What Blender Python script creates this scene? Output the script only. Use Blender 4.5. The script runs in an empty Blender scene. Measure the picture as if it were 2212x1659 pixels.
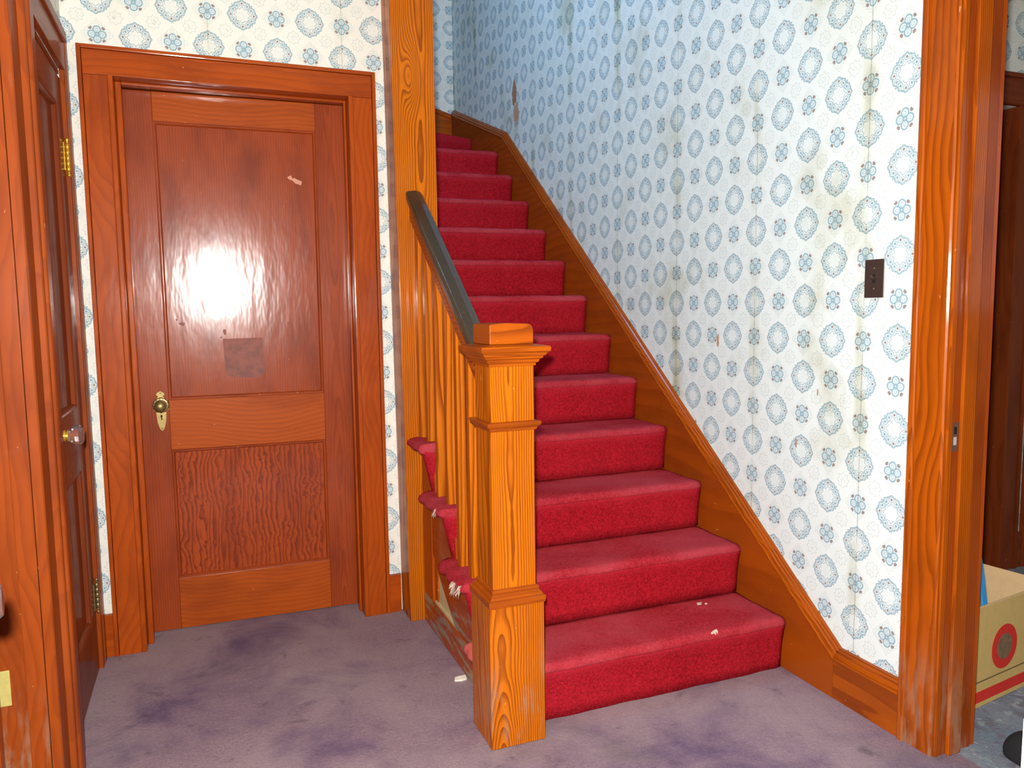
import bpy, bmesh, math, random
from mathutils import Vector, Matrix
random.seed(7)
scn = bpy.context.scene
COL = scn.collection

# ------------------------------------------------------------------ camera, light, exposure
F_PX, YAW, PITCH, ROLL, CAM_H = 1679.48, 0.3777, 0.0977, -0.0132, 1.2718
cy, sy, cp, sp = math.cos(YAW), math.sin(YAW), math.cos(PITCH), math.sin(PITCH)
fwd = Vector((sy*cp, cy*cp, -sp)); rgt = Vector((cy, -sy, 0)); up = rgt.cross(fwd)
r2 = math.cos(ROLL)*rgt + math.sin(ROLL)*up
u2 = -math.sin(ROLL)*rgt + math.cos(ROLL)*up
camd = bpy.data.cameras.new('camera'); cam = bpy.data.objects.new('camera', camd); COL.objects.link(cam)
M = Matrix((r2, u2, -fwd)).transposed().to_4x4(); M.translation = Vector((0, 0, CAM_H)); cam.matrix_world = M
camd.sensor_fit = 'HORIZONTAL'; camd.sensor_width = 36.0; camd.lens = F_PX/2212*36.0
camd.clip_start = 0.02
scn.camera = cam

world = bpy.data.worlds.new('world'); scn.world = world; world.use_nodes = True
world.node_tree.nodes['Background'].inputs[0].default_value = (0.62, 0.76, 1.0, 1)
world.node_tree.nodes['Background'].inputs[1].default_value = 0.12

def light(name, kind, loc, energy, color, **kw):
    d = bpy.data.lights.new(name, kind); d.energy = energy; d.color = color
    o = bpy.data.objects.new(name, d); COL.objects.link(o); o.location = loc
    for k, v in kw.items():
        if k == 'aim': o.rotation_euler = (Vector(v) - Vector(loc)).to_track_quat('-Z', 'Y').to_euler()
        else: setattr(d, k, v)
    return o
light('camera_flash', 'SPOT', (-0.028, 0.0, 1.350), 390, (1.0, 0.99, 0.95), shadow_soft_size=0.022, spot_size=math.radians(128), spot_blend=0.4, aim=tuple(Vector((-0.028, 0, 1.35))+fwd))
# daylight from the upstairs hall window
light('upstairs_window_light', 'AREA', (0.55, 3.3, 4.45), 46, (0.40, 0.64, 1.0), shape='RECTANGLE', size=0.8, size_y=0.9, aim=(1.86, 3.2, 3.0))
# daylight in the side room
light('side_room_window_light', 'AREA', (3.5, 0.3, 1.7), 5, (0.8, 0.9, 1.0), shape='RECTANGLE', size=0.9, size_y=1.2, aim=(2.3, 1.7, 0.2))
scn.view_settings.view_transform = 'Standard'; scn.view_settings.look = 'None'
scn.view_settings.exposure = 0.0; scn.view_settings.gamma = 1.0; scn.view_settings.use_curve_mapping = False

scn.cycles.max_bounces = 4; scn.cycles.diffuse_bounces = 2; scn.cycles.glossy_bounces = 2; scn.cycles.transmission_bounces = 4
# ------------------------------------------------------------------ node helper
class NT:
    def __init__(s, name):
        s.m = bpy.data.materials.new(name); s.m.use_nodes = True
        s.t = s.m.node_tree; s.t.nodes.clear()
        s.out = s.t.nodes.new('ShaderNodeOutputMaterial')
        s.b = s.t.nodes.new('ShaderNodeBsdfPrincipled'); s.t.links.new(s.b.outputs[0], s.out.inputs[0])
    def put(s, sock, v):
        if v is None: return
        if hasattr(v, 'is_linked'): s.t.links.new(v, sock)
        else:
            if isinstance(v, (tuple, list)) and len(v) == 3 and sock.type == 'RGBA': v = (*v, 1)
            sock.default_value = v
    def mth(s, op, a, b=None, c=None):
        n = s.t.nodes.new('ShaderNodeMath'); n.operation = op
        s.put(n.inputs[0], a); s.put(n.inputs[1], b); s.put(n.inputs[2], c); return n.outputs[0]
    def add(s, a, b): return s.mth('ADD', a, b)
    def sub(s, a, b): return s.mth('SUBTRACT', a, b)
    def mul(s, a, b): return s.mth('MULTIPLY', a, b)
    def div(s, a, b): return s.mth('DIVIDE', a, b)
    def mx(s, a, b): return s.mth('MAXIMUM', a, b)
    def mn(s, a, b): return s.mth('MINIMUM', a, b)
    def ab(s, a): return s.mth('ABSOLUTE', a)
    def lt(s, a, b): return s.mth('LESS_THAN', a, b)
    def sq(s, a, b): return s.mth('SQRT', s.add(s.mul(a, a), s.mul(b, b)))
    def ss(s, x, lo, hi):            # smoothstep lo->hi
        n = s.t.nodes.new('ShaderNodeMapRange'); n.interpolation_type = 'SMOOTHSTEP'
        s.put(n.inputs[0], x); n.inputs[1].default_value = lo; n.inputs[2].default_value = hi; return n.outputs[0]
    def line(s, d, w):               # 1 where |d|<w, soft
        return s.ss(s.ab(d), w*1.35, w*0.65)
    def mix(s, f, a, b, mode='MIX'):
        n = s.t.nodes.new('ShaderNodeMix'); n.data_type = 'RGBA'; n.blend_type = mode
        s.put(n.inputs[0], f); s.put(n.inputs[6], a); s.put(n.inputs[7], b); return n.outputs[2]
    def xyz(s, v):
        n = s.t.nodes.new('ShaderNodeSeparateXYZ'); s.put(n.inputs[0], v); return n.outputs
    def vec(s, x, y, z):
        n = s.t.nodes.new('ShaderNodeCombineXYZ'); s.put(n.inputs[0], x); s.put(n.inputs[1], y); s.put(n.inputs[2], z); return n.outputs[0]
    def obj(s):
        n = s.t.nodes.new('ShaderNodeTexCoord'); return n.outputs['Object']
    def rnd(s):
        n = s.t.nodes.new('ShaderNodeObjectInfo'); return n.outputs['Random']
    def noise(s, v, scale, detail=3, rough=0.5, dist=0.0, dims='3D'):
        n = s.t.nodes.new('ShaderNodeTexNoise'); n.noise_dimensions = dims
        s.put(n.inputs['Vector'], v); n.inputs['Scale'].default_value = scale; n.inputs['Detail'].default_value = detail
        n.inputs['Roughness'].default_value = rough; n.inputs['Distortion'].default_value = dist; return n.outputs[0]
    def bump(s, h, strength, dist=0.002):
        n = s.t.nodes.new('ShaderNodeBump'); s.put(n.inputs['Height'], h); n.inputs['Strength'].default_value = strength
        n.inputs['Distance'].default_value = dist; s.t.links.new(n.outputs[0], s.b.inputs['Normal'])
    def set(s, **k):
        for a, v in k.items(): s.put(s.b.inputs[a.replace('_', ' ')], v)

def lin(r, g, b):
    f = lambda c: (c/255/12.92 if c/255 <= 0.04045 else ((c/255+0.055)/1.055)**2.4)
    return (f(r), f(g), f(b))

# ------------------------------------------------------------------ materials
def wood(name, light_c, dark_c, axis='Z', ring=170, tilt=0.035, rough=0.3, coat=0.5, contrast=1.0, figure=0.0, scuff=0.0, blotch=0.6, warp=1.0, knot=None, coat_rough=0.13, org=None):
    n = NT(name); x, y, z = n.xyz(n.obj()); r = n.rnd()
    if org: x = n.sub(x, org[0]); y = n.sub(y, org[1])
    if axis == 'Z': a, b, l = x, y, z
    elif axis == 'X': a, b, l = y, z, x
    else: a, b, l = x, z, y
    a = n.add(a, n.mul(n.sub(r, 0.5), 0.12)); l = n.add(l, n.mul(r, 7.3))
    st = n.vec(n.mul(a, 1.0), n.mul(b, 1.0), n.mul(l, 0.10))
    w1 = n.sub(n.noise(st, 9, 2, 0.5), 0.5)
    w2 = n.sub(n.noise(n.vec(a, b, n.mul(l, 0.45)), 5.5, 3, 0.55), 0.5)
    # pith lies behind the board and wanders along its length: cathedral figure on the flat faces
    wob = n.mul(n.sub(n.noise(n.vec(0.0, 0.0, l), 1.3, 1, 0.5), 0.5), tilt*6)
    aa = n.add(a, n.mul(w1, 0.03*warp)); bb = n.add(n.add(b, n.mul(w2, 0.055*warp)), n.add(wob, n.mul(n.mth('PINGPONG', l, 1.7), tilt)))
    rad = n.sq(aa, n.mul(bb, 0.55))
    if figure: rad = n.add(rad, n.mul(n.sub(n.noise(n.vec(a, b, n.mul(l, 0.5)), 11, 3, 0.6, 1.2), 0.5), figure))
    if knot:
        dk = n.add(n.mth('POWER', n.div(n.sub(x, knot[0]), 0.022), 2.0), n.mth('POWER', n.div(n.sub(z, knot[1]), 0.085), 2.0))
        rad = n.add(rad, n.mul(n.mth('EXPONENT', n.mul(dk, -0.6)), 0.045))
    saw = n.mth('FRACT', n.mul(rad, ring))
    rings = n.ss(saw, 0.25, 0.97)
    rings = n.mul(rings, n.ss(n.sub(1.0, saw), 0.0, 0.06))
    rings = n.mul(rings, n.add(0.85, n.mul(w2, 0.8)))
    fine = n.noise(n.vec(n.mul(a, 1.0), n.mul(b, 1.0), n.mul(l, 0.02)), 420, 2, 0.6)
    blo = n.noise(n.vec(a, b, n.mul(l, 0.35)), 7, 4, 0.6)
    f = n.mn(n.mul(n.add(n.mul(rings, 0.75), n.mul(n.ss(fine, 0.45, 0.8), 0.25)), contrast), 1.0)
    c = n.mix(f, light_c, dark_c)
    mid = tuple(d*0.75 + e*0.25 for d, e in zip(dark_c, light_c))
    c = n.mix(n.mul(n.ss(blo, 0.42, 0.72), blotch), c, mid)
    if scuff:
        sc = n.noise(n.vec(a, b, n.mul(l, 0.22)), 26, 4, 0.65); lowz = n.ss(z, 0.42, 0.0)
        c = n.mix(n.mul(n.mul(n.ss(sc, 0.47, 0.66), lowz), scuff), c, lin(150, 135, 112))
    chips = n.ss(n.noise(n.vec(a, b, n.mul(l, 0.4)), 75, 2, 0.5), 0.755, 0.785)
    c = n.mix(n.mul(chips, 0.55), c, lin(210, 165, 110))
    n.set(Base_Color=c, Roughness=n.add(rough, n.mul(n.sub(blo, 0.5), 0.16)), Coat_Weight=coat, Coat_Roughness=coat_rough, Specular_IOR_Level=0.12)
    cb = n.t.nodes.new('ShaderNodeBump'); n.put(cb.inputs['Height'], n.noise(n.vec(a, b, n.mul(l, 0.3)), 26, 2, 0.55)); cb.inputs['Strength'].default_value = 0.5; cb.inputs['Distance'].default_value = 0.0020
    n.t.links.new(cb.outputs[0], n.b.inputs['Coat Normal'])
    return n.m

_wood = {}
RED_L, RED_D = lin(174, 74, 10), lin(100, 28, 6)
def red(axis='Z', **k):
    key = ('red', axis, tuple(sorted(k.items())))
    if key not in _wood: _wood[key] = wood('red_stained_wood_'+axis, RED_L, RED_D, axis, ring=130, contrast=0.38, rough=0.45, coat=0.3, **k)
    return _wood[key]
def slabwood(axis='Z', **k):
    key = ('slab', axis, tuple(sorted(k.items())))
    if key not in _wood: _wood[key] = wood('door_wood_'+axis, lin(160, 66, 22), lin(92, 28, 10), axis, ring=110, contrast=0.5, rough=0.45, coat=0.8, coat_rough=0.17, **k)
    return _wood[key]
def gold(axis='Z', **k):
    key = ('gold', axis, tuple(sorted(k.items())))
    if key not in _wood: _wood[key] = wood('golden_pine_'+axis, lin(204, 108, 8), lin(112, 42, 3), axis, ring=150, contrast=1.15, rough=0.45, coat=0.3, blotch=0.25, **k)
    return _wood[key]
def RD(axis='Z', **k):
    key = ('rd', axis, tuple(sorted(k.items())))
    if key not in _wood: _wood[key] = wood('deep_red_casing_wood_'+axis, lin(150, 66, 16), lin(86, 27, 8), axis, ring=120, contrast=0.4, rough=0.5, coat=0.25, **k)
    return _wood[key]
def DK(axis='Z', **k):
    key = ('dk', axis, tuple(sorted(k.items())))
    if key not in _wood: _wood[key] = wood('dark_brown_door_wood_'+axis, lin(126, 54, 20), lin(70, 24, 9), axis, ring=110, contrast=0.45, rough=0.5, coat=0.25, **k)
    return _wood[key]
def brown(axis='Z', **k):
    key = ('brown', axis, tuple(sorted(k.items())))
    if key not in _wood: _wood[key] = wood('brown_stained_wood_'+axis, lin(174, 82, 7), lin(100, 36, 5), axis, ring=150, contrast=0.8, rough=0.45, coat=0.3, **k)
    return _wood[key]

def plain(name, col, rough=0.5, metal=0.0, noise_amt=0.25, scale=30, bump=0.1, coat=0.0, spec=None):
    n = NT(name); nz = n.noise(n.obj(), scale, 4, 0.6)
    c = n.mix(n.mul(n.ss(nz, 0.35, 0.75), noise_amt), col, tuple(v*0.55 for v in col))
    n.set(Base_Color=c, Roughness=n.add(rough, n.mul(n.sub(nz, 0.5), 0.15)), Metallic=metal, Coat_Weight=coat)
    if bump: n.bump(nz, bump, 0.001)
    return n.m

def wallpaper(name, ua, u0, v0, cu, cv, seam0, seam_p, stain=1.0, patches=(), bg=lin(238, 236, 226)):
    n = NT(name); P = n.obj(); x, y, z = n.xyz(P)
    u = x if ua == 'X' else y; v = z
    jit = n.noise(P, 90, 1); speck = n.noise(P, 230, 1)
    uu = n.add(u, n.mul(n.sub(jit, 0.5), 0.002)); vv = n.sub(v, n.mul(n.sub(jit, 0.5), 0.002))
    s = n.div(n.sub(uu, u0), cu); t = n.div(n.sub(vv, v0), cv)
    def cell(s, t):
        i = n.mth('FLOOR', n.add(s, 0.5)); j = n.mth('FLOOR', n.add(t, 0.5))
        return i, j, n.sub(s, i), n.sub(t, j)
    i, j, fx, fy = cell(s, t)
    par = n.mth('FLOORED_MODULO', n.add(i, j), 2.0)           # 0 wreath, 1 quatrefoil
    small = n.mth('GREATER_THAN', par, 0.5); big = n.sub(1.0, small)
    r = n.sq(fx, fy); th = n.mth('ARCTAN2', fy, fx)
    c4 = n.mth('COSINE', n.mul(th, 4.0)); c8 = n.mth('COSINE', n.mul(th, 8.0)); c12 = n.mth('COSINE', n.mul(th, 12.0))
    # wreath
    R = n.add(n.add(0.390, n.mul(c4, 0.022)), n.mul(c12, 0.022))
    o1 = n.line(n.sub(r, R), 0.014)
    Ri = n.add(0.205, n.mul(c8, 0.022)); o2 = n.mul(n.line(n.sub(r, Ri), 0.012), 0.8)
    step = math.pi/6
    tm = n.sub(n.mth('FLOORED_MODULO', n.add(th, step/2), step), step/2)
    k = n.mth('FLOOR', n.div(n.add(th, step/2), step))
    card = n.lt(n.mth('FLOORED_MODULO', k, 3.0), 0.5)
    df = n.sq(n.sub(r, n.add(0.300, n.mul(card, 0.035))), n.mul(r, tm))
    fl_o = n.mul(n.line(n.sub(df, 0.066), 0.009), 0.9)
    fl_c = n.ss(df, 0.040, 0.026)
    tm2 = n.sub(n.mth('FLOORED_MODULO', th, step), step/2)
    tick = n.ss(n.sq(n.sub(r, 0.392), n.mul(r, tm2)), 0.032, 0.020)
    ringfill = n.mul(n.ss(r, 0.20, 0.24), n.ss(r, 0.40, 0.36))
    star = n.mul(n.ss(r, 0.17, 0.15), n.ss(speck, 0.42, 0.62))
    blue = n.mx(n.mx(o1, o2), n.mx(fl_o, n.mul(fl_c, n.sub(1.0, card))))
    blue = n.mul(n.mx(blue, n.mul(tick, 0.9)), big)
    brn = n.mul(n.mul(fl_c, card), big)
    pale = n.mul(n.mx(n.mul(ringfill, 0.10), n.mul(star, 0.35)), big)
    # quatrefoil
    ax = n.ab(fx); ay = n.ab(fy); a = n.mx(ax, ay); b = n.mn(ax, ay)
    dq = n.sq(n.sub(a, 0.134), n.mul(b, 1.02))
    q1 = n.line(n.sub(dq, 0.097), 0.017); q2 = n.mul(n.line(n.sub(n.sq(n.sub(a, 0.115), n.mul(b, 1.7)), 0.052), 0.010), 0.6)
    q3 = n.ss(r, 0.035, 0.02)
    mark = n.ss(n.sq(n.sub(a, 0.176), n.mul(n.sub(b, 0.160), 1.15)), 0.050, 0.034)
    blue = n.mx(blue, n.mul(n.mx(n.mx(q1, q2), n.mul(q3, 0.5)), small))
    brn = n.mx(brn, n.mul(n.mul(mark, n.lt(0.09, b)), small))
    pale = n.mx(pale, n.mul(n.ss(dq, 0.09, 0.07), n.mul(small, 0.5)))
    # faint scrolled diamonds and background medallions
    wig = n.mul(n.mth('SINE', n.mul(n.sub(ax, ay), 34.0)), 0.018)
    dia = n.mul(n.line(n.sub(n.add(n.add(ax, ay), wig), 0.43), 0.010), 0.8)
    dia2 = n.mul(n.line(n.sub(n.add(n.add(ax, ay), n.mul(wig, -1.0)), 0.365), 0.008), n.mul(small, 0.7))
    i2, j2, gx, gy = cell(n.add(s, 0.5), n.add(t, 0.5)); rg = n.sq(gx, gy); tg = n.mth('ARCTAN2', gy, gx)
    med = n.mul(n.line(n.sub(rg, n.add(0.17, n.mul(n.mth('COSINE', n.mul(tg, 8.0)), 0.025))), 0.012), 0.8)
    dots = n.mul(n.ss(rg, 0.15, 0.05), n.ss(speck, 0.5, 0.66))
    faint = n.mx(n.mx(dia, dia2), n.mx(med, dots))
    c = n.mix(n.mul(n.mul(n.ss(n.add(ax, ay), 0.40, 0.34), small), 0.30), bg, lin(205, 222, 220))
    c = n.mix(n.mul(faint, 0.62), c, lin(176, 190, 188))
    c = n.mix(pale, c, lin(190, 212, 222))
    c = n.mix(n.mul(blue, 0.9), c, lin(126, 164, 182))
    c = n.mix(n.mul(brn, 0.88), c, lin(138, 118, 114))
    # seams, water stains, scuffs
    ds = n.sub(n.mth('FLOORED_MODULO', n.sub(n.add(u, n.mul(n.sub(n.noise(n.vec(0.0, 0.0, v), 6, 2), 0.5), 0.006)), seam0 - seam_p/2), seam_p), seam_p/2)
    seam = n.mul(n.line(ds, 0.0012), n.ss(n.noise(n.vec(u, 0.0, n.mul(v, 0.6)), 9, 2), 0.38, 0.6))
    st1 = n.mul(n.ss(n.ab(ds), 0.045, 0.0), n.ss(n.noise(n.vec(u, u, n.mul(v, 0.5)), 5, 3), 0.42, 0.7))
    st2 = n.ss(n.noise(n.vec(n.mul(u, 1.3), 2.0, v), 2.6, 4, 0.6), 0.51, 0.78)
    st3 = n.ss(n.noise(n.vec(n.mul(u, 2.2), 4.0, v), 7.0, 4, 0.6), 0.63, 0.78)
    stn = n.mn(n.add(n.add(n.mul(st1, 0.8), n.mul(st2, 0.6)), n.mul(st3, 0.35)), 0.9)
    c = n.mix(n.mul(stn, stain), c, lin(204, 194, 156), 'MULTIPLY')
    c = n.mix(n.mul(seam, 0.65), c, lin(120, 108, 88))
    run = n.ss(n.noise(n.vec(n.mul(u, 1.0), 9.0, n.mul(v, 0.14)), 46, 3, 0.6), 0.715, 0.75)
    c = n.mix(n.mul(run, 0.5*stain), c, lin(150, 100, 70))
    pn = n.mul(n.sub(n.noise(P, 24, 3, 0.6), 0.5), 1.6) if patches else None
    for (pu, pv, ru, rv, pc) in patches:      # bare plaster where the paper is torn
        d = n.sq(n.div(n.sub(u, pu), ru), n.div(n.sub(v, pv), rv))
        d = n.add(d, pn)
        c = n.mix(n.ss(d, 0.85, 0.72), c, pc)
    n.set(Base_Color=c, Roughness=0.62, Specular_IOR_Level=0.25)
    n.bump(n.noise(P, 14, 3), 0.25, 0.004)
    return n.m

def carpet(name, c1, c2, worn, worn_amt, scale=330, big=3.0, bumpd=0.004, blotch=None, nosing=None):
    n = NT(name); P = n.obj()
    g = n.noise(P, scale, 3, 0.7); g2 = n.noise(P, scale*0.33, 3, 0.7, 0.6)
    f = n.mn(n.add(n.mul(n.ss(g, 0.32, 0.68), 0.55), n.mul(n.ss(g2, 0.35, 0.66), 0.45)), 1.0)
    c = n.mix(f, c2, c1)
    w = n.ss(n.noise(P, big, 4, 0.6, 0.4), 0.30, 0.68)
    c = n.mix(n.mul(w, worn_amt), c, worn)
    if blotch:
        for (col, sc, lo, hi, amt) in blotch:
            c = n.mix(n.mul(n.ss(n.noise(P, sc, 5, 0.62, 0.5), lo, hi), amt), c, col)
    if nosing:      # nap worn pale just below each nosing (risers 0.19 m high)
        t = n.mth('FRACT', n.add(n.div(n.xyz(P)[2], 0.19), n.mul(n.sub(n.noise(P, 14, 3), 0.5), 0.12)))
        c = n.mix(n.mul(n.mul(n.ss(t, 0.62, 0.90), n.add(0.55, n.mul(n.noise(P, 60, 3), 0.6))), 0.6), c, nosing)
    n.set(Base_Color=c, Roughness=0.95, Specular_IOR_Level=0.08)
    n.bump(n.add(g, g2), 0.8, bumpd)
    return n.m

M_RISER = carpet('red_stair_carpet', lin(218, 36, 52), lin(110, 9, 18), lin(200, 44, 58), 0.22, nosing=lin(198, 46, 62))
M_TREAD = carpet('worn_red_stair_carpet', lin(212, 58, 70), lin(138, 20, 30), lin(198, 80, 90), 0.62)
M_FLOOR = carpet('purple_carpet', lin(174, 148, 158), lin(132, 108, 124), lin(178, 158, 160), 0.6, 300, 2.2,
                 blotch=[(lin(96, 74, 112), 2.6, 0.44, 0.74, 0.8), (lin(128, 116, 112), 1.6, 0.55, 0.75, 0.6), (lin(92, 80, 92), 11, 0.58, 0.75, 0.55)])
M_RUG = carpet('blue_grey_carpet', lin(140, 150, 166), lin(108, 108, 124), lin(160, 170, 176), 0.5, 240, 7,
               blotch=[(lin(118, 108, 120), 17, 0.50, 0.62, 0.7), (lin(176, 184, 188), 24, 0.55, 0.66, 0.7), (lin(126, 146, 158), 13, 0.52, 0.66, 0.6)])
M_FUZZ = plain('frayed_carpet_backing', lin(222, 196, 176), 0.95, noise_amt=0.35, scale=160, bump=0.5)
M_PINK = plain('faded_carpet_edge', lin(206, 92, 84), 0.95, noise_amt=0.35, scale=120, bump=0.6)
M_WP_R = wallpaper('patterned_wallpaper_stair', 'Y', 2.306, 2.039, 0.1256, 0.1262, 2.306, 0.5024, 1.0,
                   patches=[(4.60, 2.60, 0.05, 0.09, lin(176, 128, 96)), (4.57, 2.46, 0.05, 0.07, lin(196, 160, 132)), (1.985, 0.985, 0.004, 0.02, lin(186, 140, 110)), (2.52, 1.13, 0.012, 0.03, lin(190, 150, 120)), (2.08, 0.80, 0.006, 0.02, lin(186, 140, 110))], bg=lin(228, 238, 236))
M_WP_F = wallpaper('patterned_wallpaper_hall', 'X', 0.195, 2.365, 0.1215, 0.1228, 0.558, 0.486, 0.45)
M_WP_B = wallpaper('patterned_wallpaper_landing', 'X', 1.72, 3.0, 0.1256, 0.1262, 1.6, 0.5024, 0.5)
M_WP_S = wallpaper('patterned_wallpaper_side_room', 'X', 3.47, 2.5, 0.1256, 0.1262, 3.2, 0.5024, 0.4)
M_WP_L = wallpaper('patterned_wallpaper_left', 'Y', 3.0, 2.365, 0.1215, 0.1228, 2.6, 0.486, 0.6)
M_BACK_WALL = plain('dark_unseen_wall', lin(110, 84, 60), 0.6)  # unseen wall behind the camera, coloured dark to cut flash bounce
M_PLASTER = plain('toned_down_plaster', lin(188, 180, 166), 0.8, noise_amt=0.1, scale=6)  # beige toned down to weaken bounce off the unseen ceiling
M_BRASS = plain('aged_brass', lin(156, 134, 84), 0.42, 0.8, 0.5, 60, 0.15)
M_BRASS_B = plain('bright_brass', lin(232, 180, 60), 0.30, 0.8, 0.25, 60, 0.1)
M_BRASS_D = plain('tarnished_brass', lin(146, 126, 84), 0.4, 0.75, 0.6, 90, 0.25)
M_PLATE = plain('pale_brass_plate', lin(206, 192, 112), 0.5, 0.3, 0.4, 40, 0.1)
M_STRIKE = plain('painted_iron', lin(120, 96, 86), 0.45, 0.5, 0.5, 80, 0.2)
M_DARK = plain('dark_hole', lin(16, 12, 10), 0.8, noise_amt=0.2)
M_SWITCH = plain('dark_bronze_switch_plate', lin(74, 60, 54), 0.42, 0.35, 0.4, 50, 0.1)
M_SWITCH_E = plain('pale_lit_edge', lin(200, 196, 190), 0.4, 0.3, 0.1)  # plate edge catching the flash, its brightness painted pale; also fills a strike slot
M_RAIL = wood('dark_handrail_wood', lin(66, 54, 38), lin(42, 31, 20), 'Y', ring=60, contrast=0.2, rough=0.36, coat=0.5)
M_CREAM = plain('bare_cream_board', lin(206, 186, 138), 0.75, noise_amt=0.35, scale=22, bump=0.2)
M_CARD = plain('brown_cardboard', lin(210, 176, 106), 0.85, noise_amt=0.2, scale=40, bump=0.08)
M_CARD_IN = plain('cardboard_inside', lin(222, 184, 136), 0.85, noise_amt=0.15, scale=40, bump=0.08)
M_REDINK = plain('red_printing_ink', lin(214, 44, 30), 0.8, noise_amt=0.15, scale=70, bump=0)
M_BROWNINK = plain('brown_printed_picture', lin(134, 106, 78), 0.8, noise_amt=0.9, scale=45, bump=0)
M_LINEINK = plain('dark_crease_line', lin(118, 92, 60), 0.85, noise_amt=0.5, scale=60, bump=0)
M_BLUE = plain('bright_blue_plastic', lin(60, 160, 232), 0.4, noise_amt=0.05)
M_WHITE = plain('white_painted_board', lin(240, 242, 244), 0.5, noise_amt=0.04)
M_PAPER = plain('white_paper_scrap', lin(240, 232, 214), 0.8, noise_amt=0.1)
M_TAPE = plain('old_clear_tape', lin(206, 140, 110), 0.35, noise_amt=0.2)
M_RESIDUE = slabwood('Z', blotch=0.9)
g = NT('pressed_glass'); g.set(Base_Color=(0.95, 0.93, 0.93), Roughness=0.06, Transmission_Weight=0.97, IOR=1.5, Coat_Weight=0.0)
g.bump(g.noise(g.obj(), 60, 1), 0.05, 0.001); M_GLASS = g.m

# ------------------------------------------------------------------ mesh helpers
def link(name, me, mat, parent=None, smooth=False, **props):
    if mat: me.materials.append(mat)
    if smooth:
        for p in me.polygons: p.use_smooth = True
    o = bpy.data.objects.new(name, me); COL.objects.link(o)
    if parent: o.parent = parent
    for k, v in props.items(): o[k] = v
    return o
def thing(name, label=None, cat=None, loc=(0, 0, 0), rz=0.0, kind=None, group=None):
    o = bpy.data.objects.new(name, None); COL.objects.link(o); o.location = loc; o.rotation_euler = (0, 0, rz)
    o.empty_display_size = 0.1
    tag(o, label, cat, kind, group); return o
def tag(o, label=None, cat=None, kind=None, group=None):
    if label: o['label'] = label
    if cat: o['category'] = cat
    if kind: o['kind'] = kind
    if group: o['group'] = group
    return o
def from_bm(name, bm, mat, parent=None, smooth=False):
    bmesh.ops.recalc_face_normals(bm, faces=bm.faces)
    me = bpy.data.meshes.new(name); bm.to_mesh(me); bm.free()
    return link(name, me, mat, parent, smooth)
def bm_box(bm, x0, x1, y0, y1, z0, z1):
    vs = [bm.verts.new((x, y, z)) for x in (x0, x1) for y in (y0, y1) for z in (z0, z1)]
    for f in ((0, 1, 3, 2), (4, 6, 7, 5), (0, 4, 5, 1), (2, 3, 7, 6), (0, 2, 6, 4), (1, 5, 7, 3)):
        bm.faces.new([vs[i] for i in f])
def bevel(bm, w, seg=2):
    if w: bmesh.ops.bevel(bm, geom=list(bm.edges), offset=w, segments=seg, profile=0.6, affect='EDGES')
def box(name, x0, x1, y0, y1, z0, z1, mat, parent=None, bev=0.0015, seg=2):
    bm = bmesh.new(); bm_box(bm, min(x0, x1), max(x0, x1), min(y0, y1), max(y0, y1), min(z0, z1), max(z0, z1))
    bevel(bm, bev, seg); return from_bm(name, bm, mat, parent)
def boxes(name, lst, mat, parent=None, bev=0.0):
    bm = bmesh.new()
    for b in lst: bm_box(bm, *b)
    bevel(bm, bev); return from_bm(name, bm, mat, parent)
def bm_prism(bm, pts, axis, a, b):
    """polygon of 2-D points extruded from a to b along axis (X: pts=(y,z), Y: pts=(x,z), Z: pts=(x,y))"""
    def P(p, t): return {'X': (t, p[0], p[1]), 'Y': (p[0], t, p[1]), 'Z': (p[0], p[1], t)}[axis]
    A = [bm.verts.new(P(p, a)) for p in pts]; B = [bm.verts.new(P(p, b)) for p in pts]; n = len(pts)
    bm.faces.new(A); bm.faces.new(B[::-1])
    for i in range(n): bm.faces.new((A[i], B[i], B[(i+1) % n], A[(i+1) % n]))
def prism(name, pts, axis, a, b, mat, parent=None, bev=0.0, smooth=False):
    bm = bmesh.new(); bm_prism(bm, pts, axis, a, b); bevel(bm, bev, 1); return from_bm(name, bm, mat, parent, smooth)
def lathe(name, prof, center, axis, mat, parent=None, seg=32, smooth=True, scallop=0, amp=0.0):
    """prof: (radius, offset along axis)"""
    bm = bmesh.new(); rows = []
    for (r, t) in prof:
        row = []
        for k in range(seg):
            a = 2*math.pi*k/seg; rr = r*(1 + (amp*math.cos(scallop*a) if scallop else 0))
            p = (rr*math.cos(a), rr*math.sin(a))
            v = {'X': (t, p[0], p[1]), 'Y': (p[0], t, p[1]), 'Z': (p[0], p[1], t)}[axis]
            row.append(bm.verts.new(Vector(v) + Vector(center)))
        rows.append(row)
    for i in range(len(rows)-1):
        for k in range(seg): bm.faces.new((rows[i][k], rows[i][(k+1) % seg], rows[i+1][(k+1) % seg], rows[i+1][k]))
    bm.faces.new(rows[0]); bm.faces.new(rows[-1][::-1])
    return from_bm(name, bm, mat, parent, smooth)
def frustum_ring(name, x0, x1, z0, z1, prof, mat, parent, plane='Y', base=0.0, sgn=1):
    """mitred rectangular moulding: prof = list of (inset, depth); runs round the rectangle x0..x1, z0..z1 and stays open inside"""
    bm = bmesh.new(); rows = []
    for (ins, d) in prof:
        c = [(x0+ins, z0+ins), (x1-ins, z0+ins), (x1-ins, z1-ins), (x0+ins, z1-ins)]
        t = base + sgn*d
        rows.append([bm.verts.new({'Y': (p[0], t, p[1]), 'X': (t, p[0], p[1])}[plane]) for p in c])
    for i in range(len(rows)-1):
        for k in range(4): bm.faces.new((rows[i][k], rows[i][(k+1) % 4], rows[i+1][(k+1) % 4], rows[i+1][k]))
    return from_bm(name, bm, mat, parent)
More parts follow.
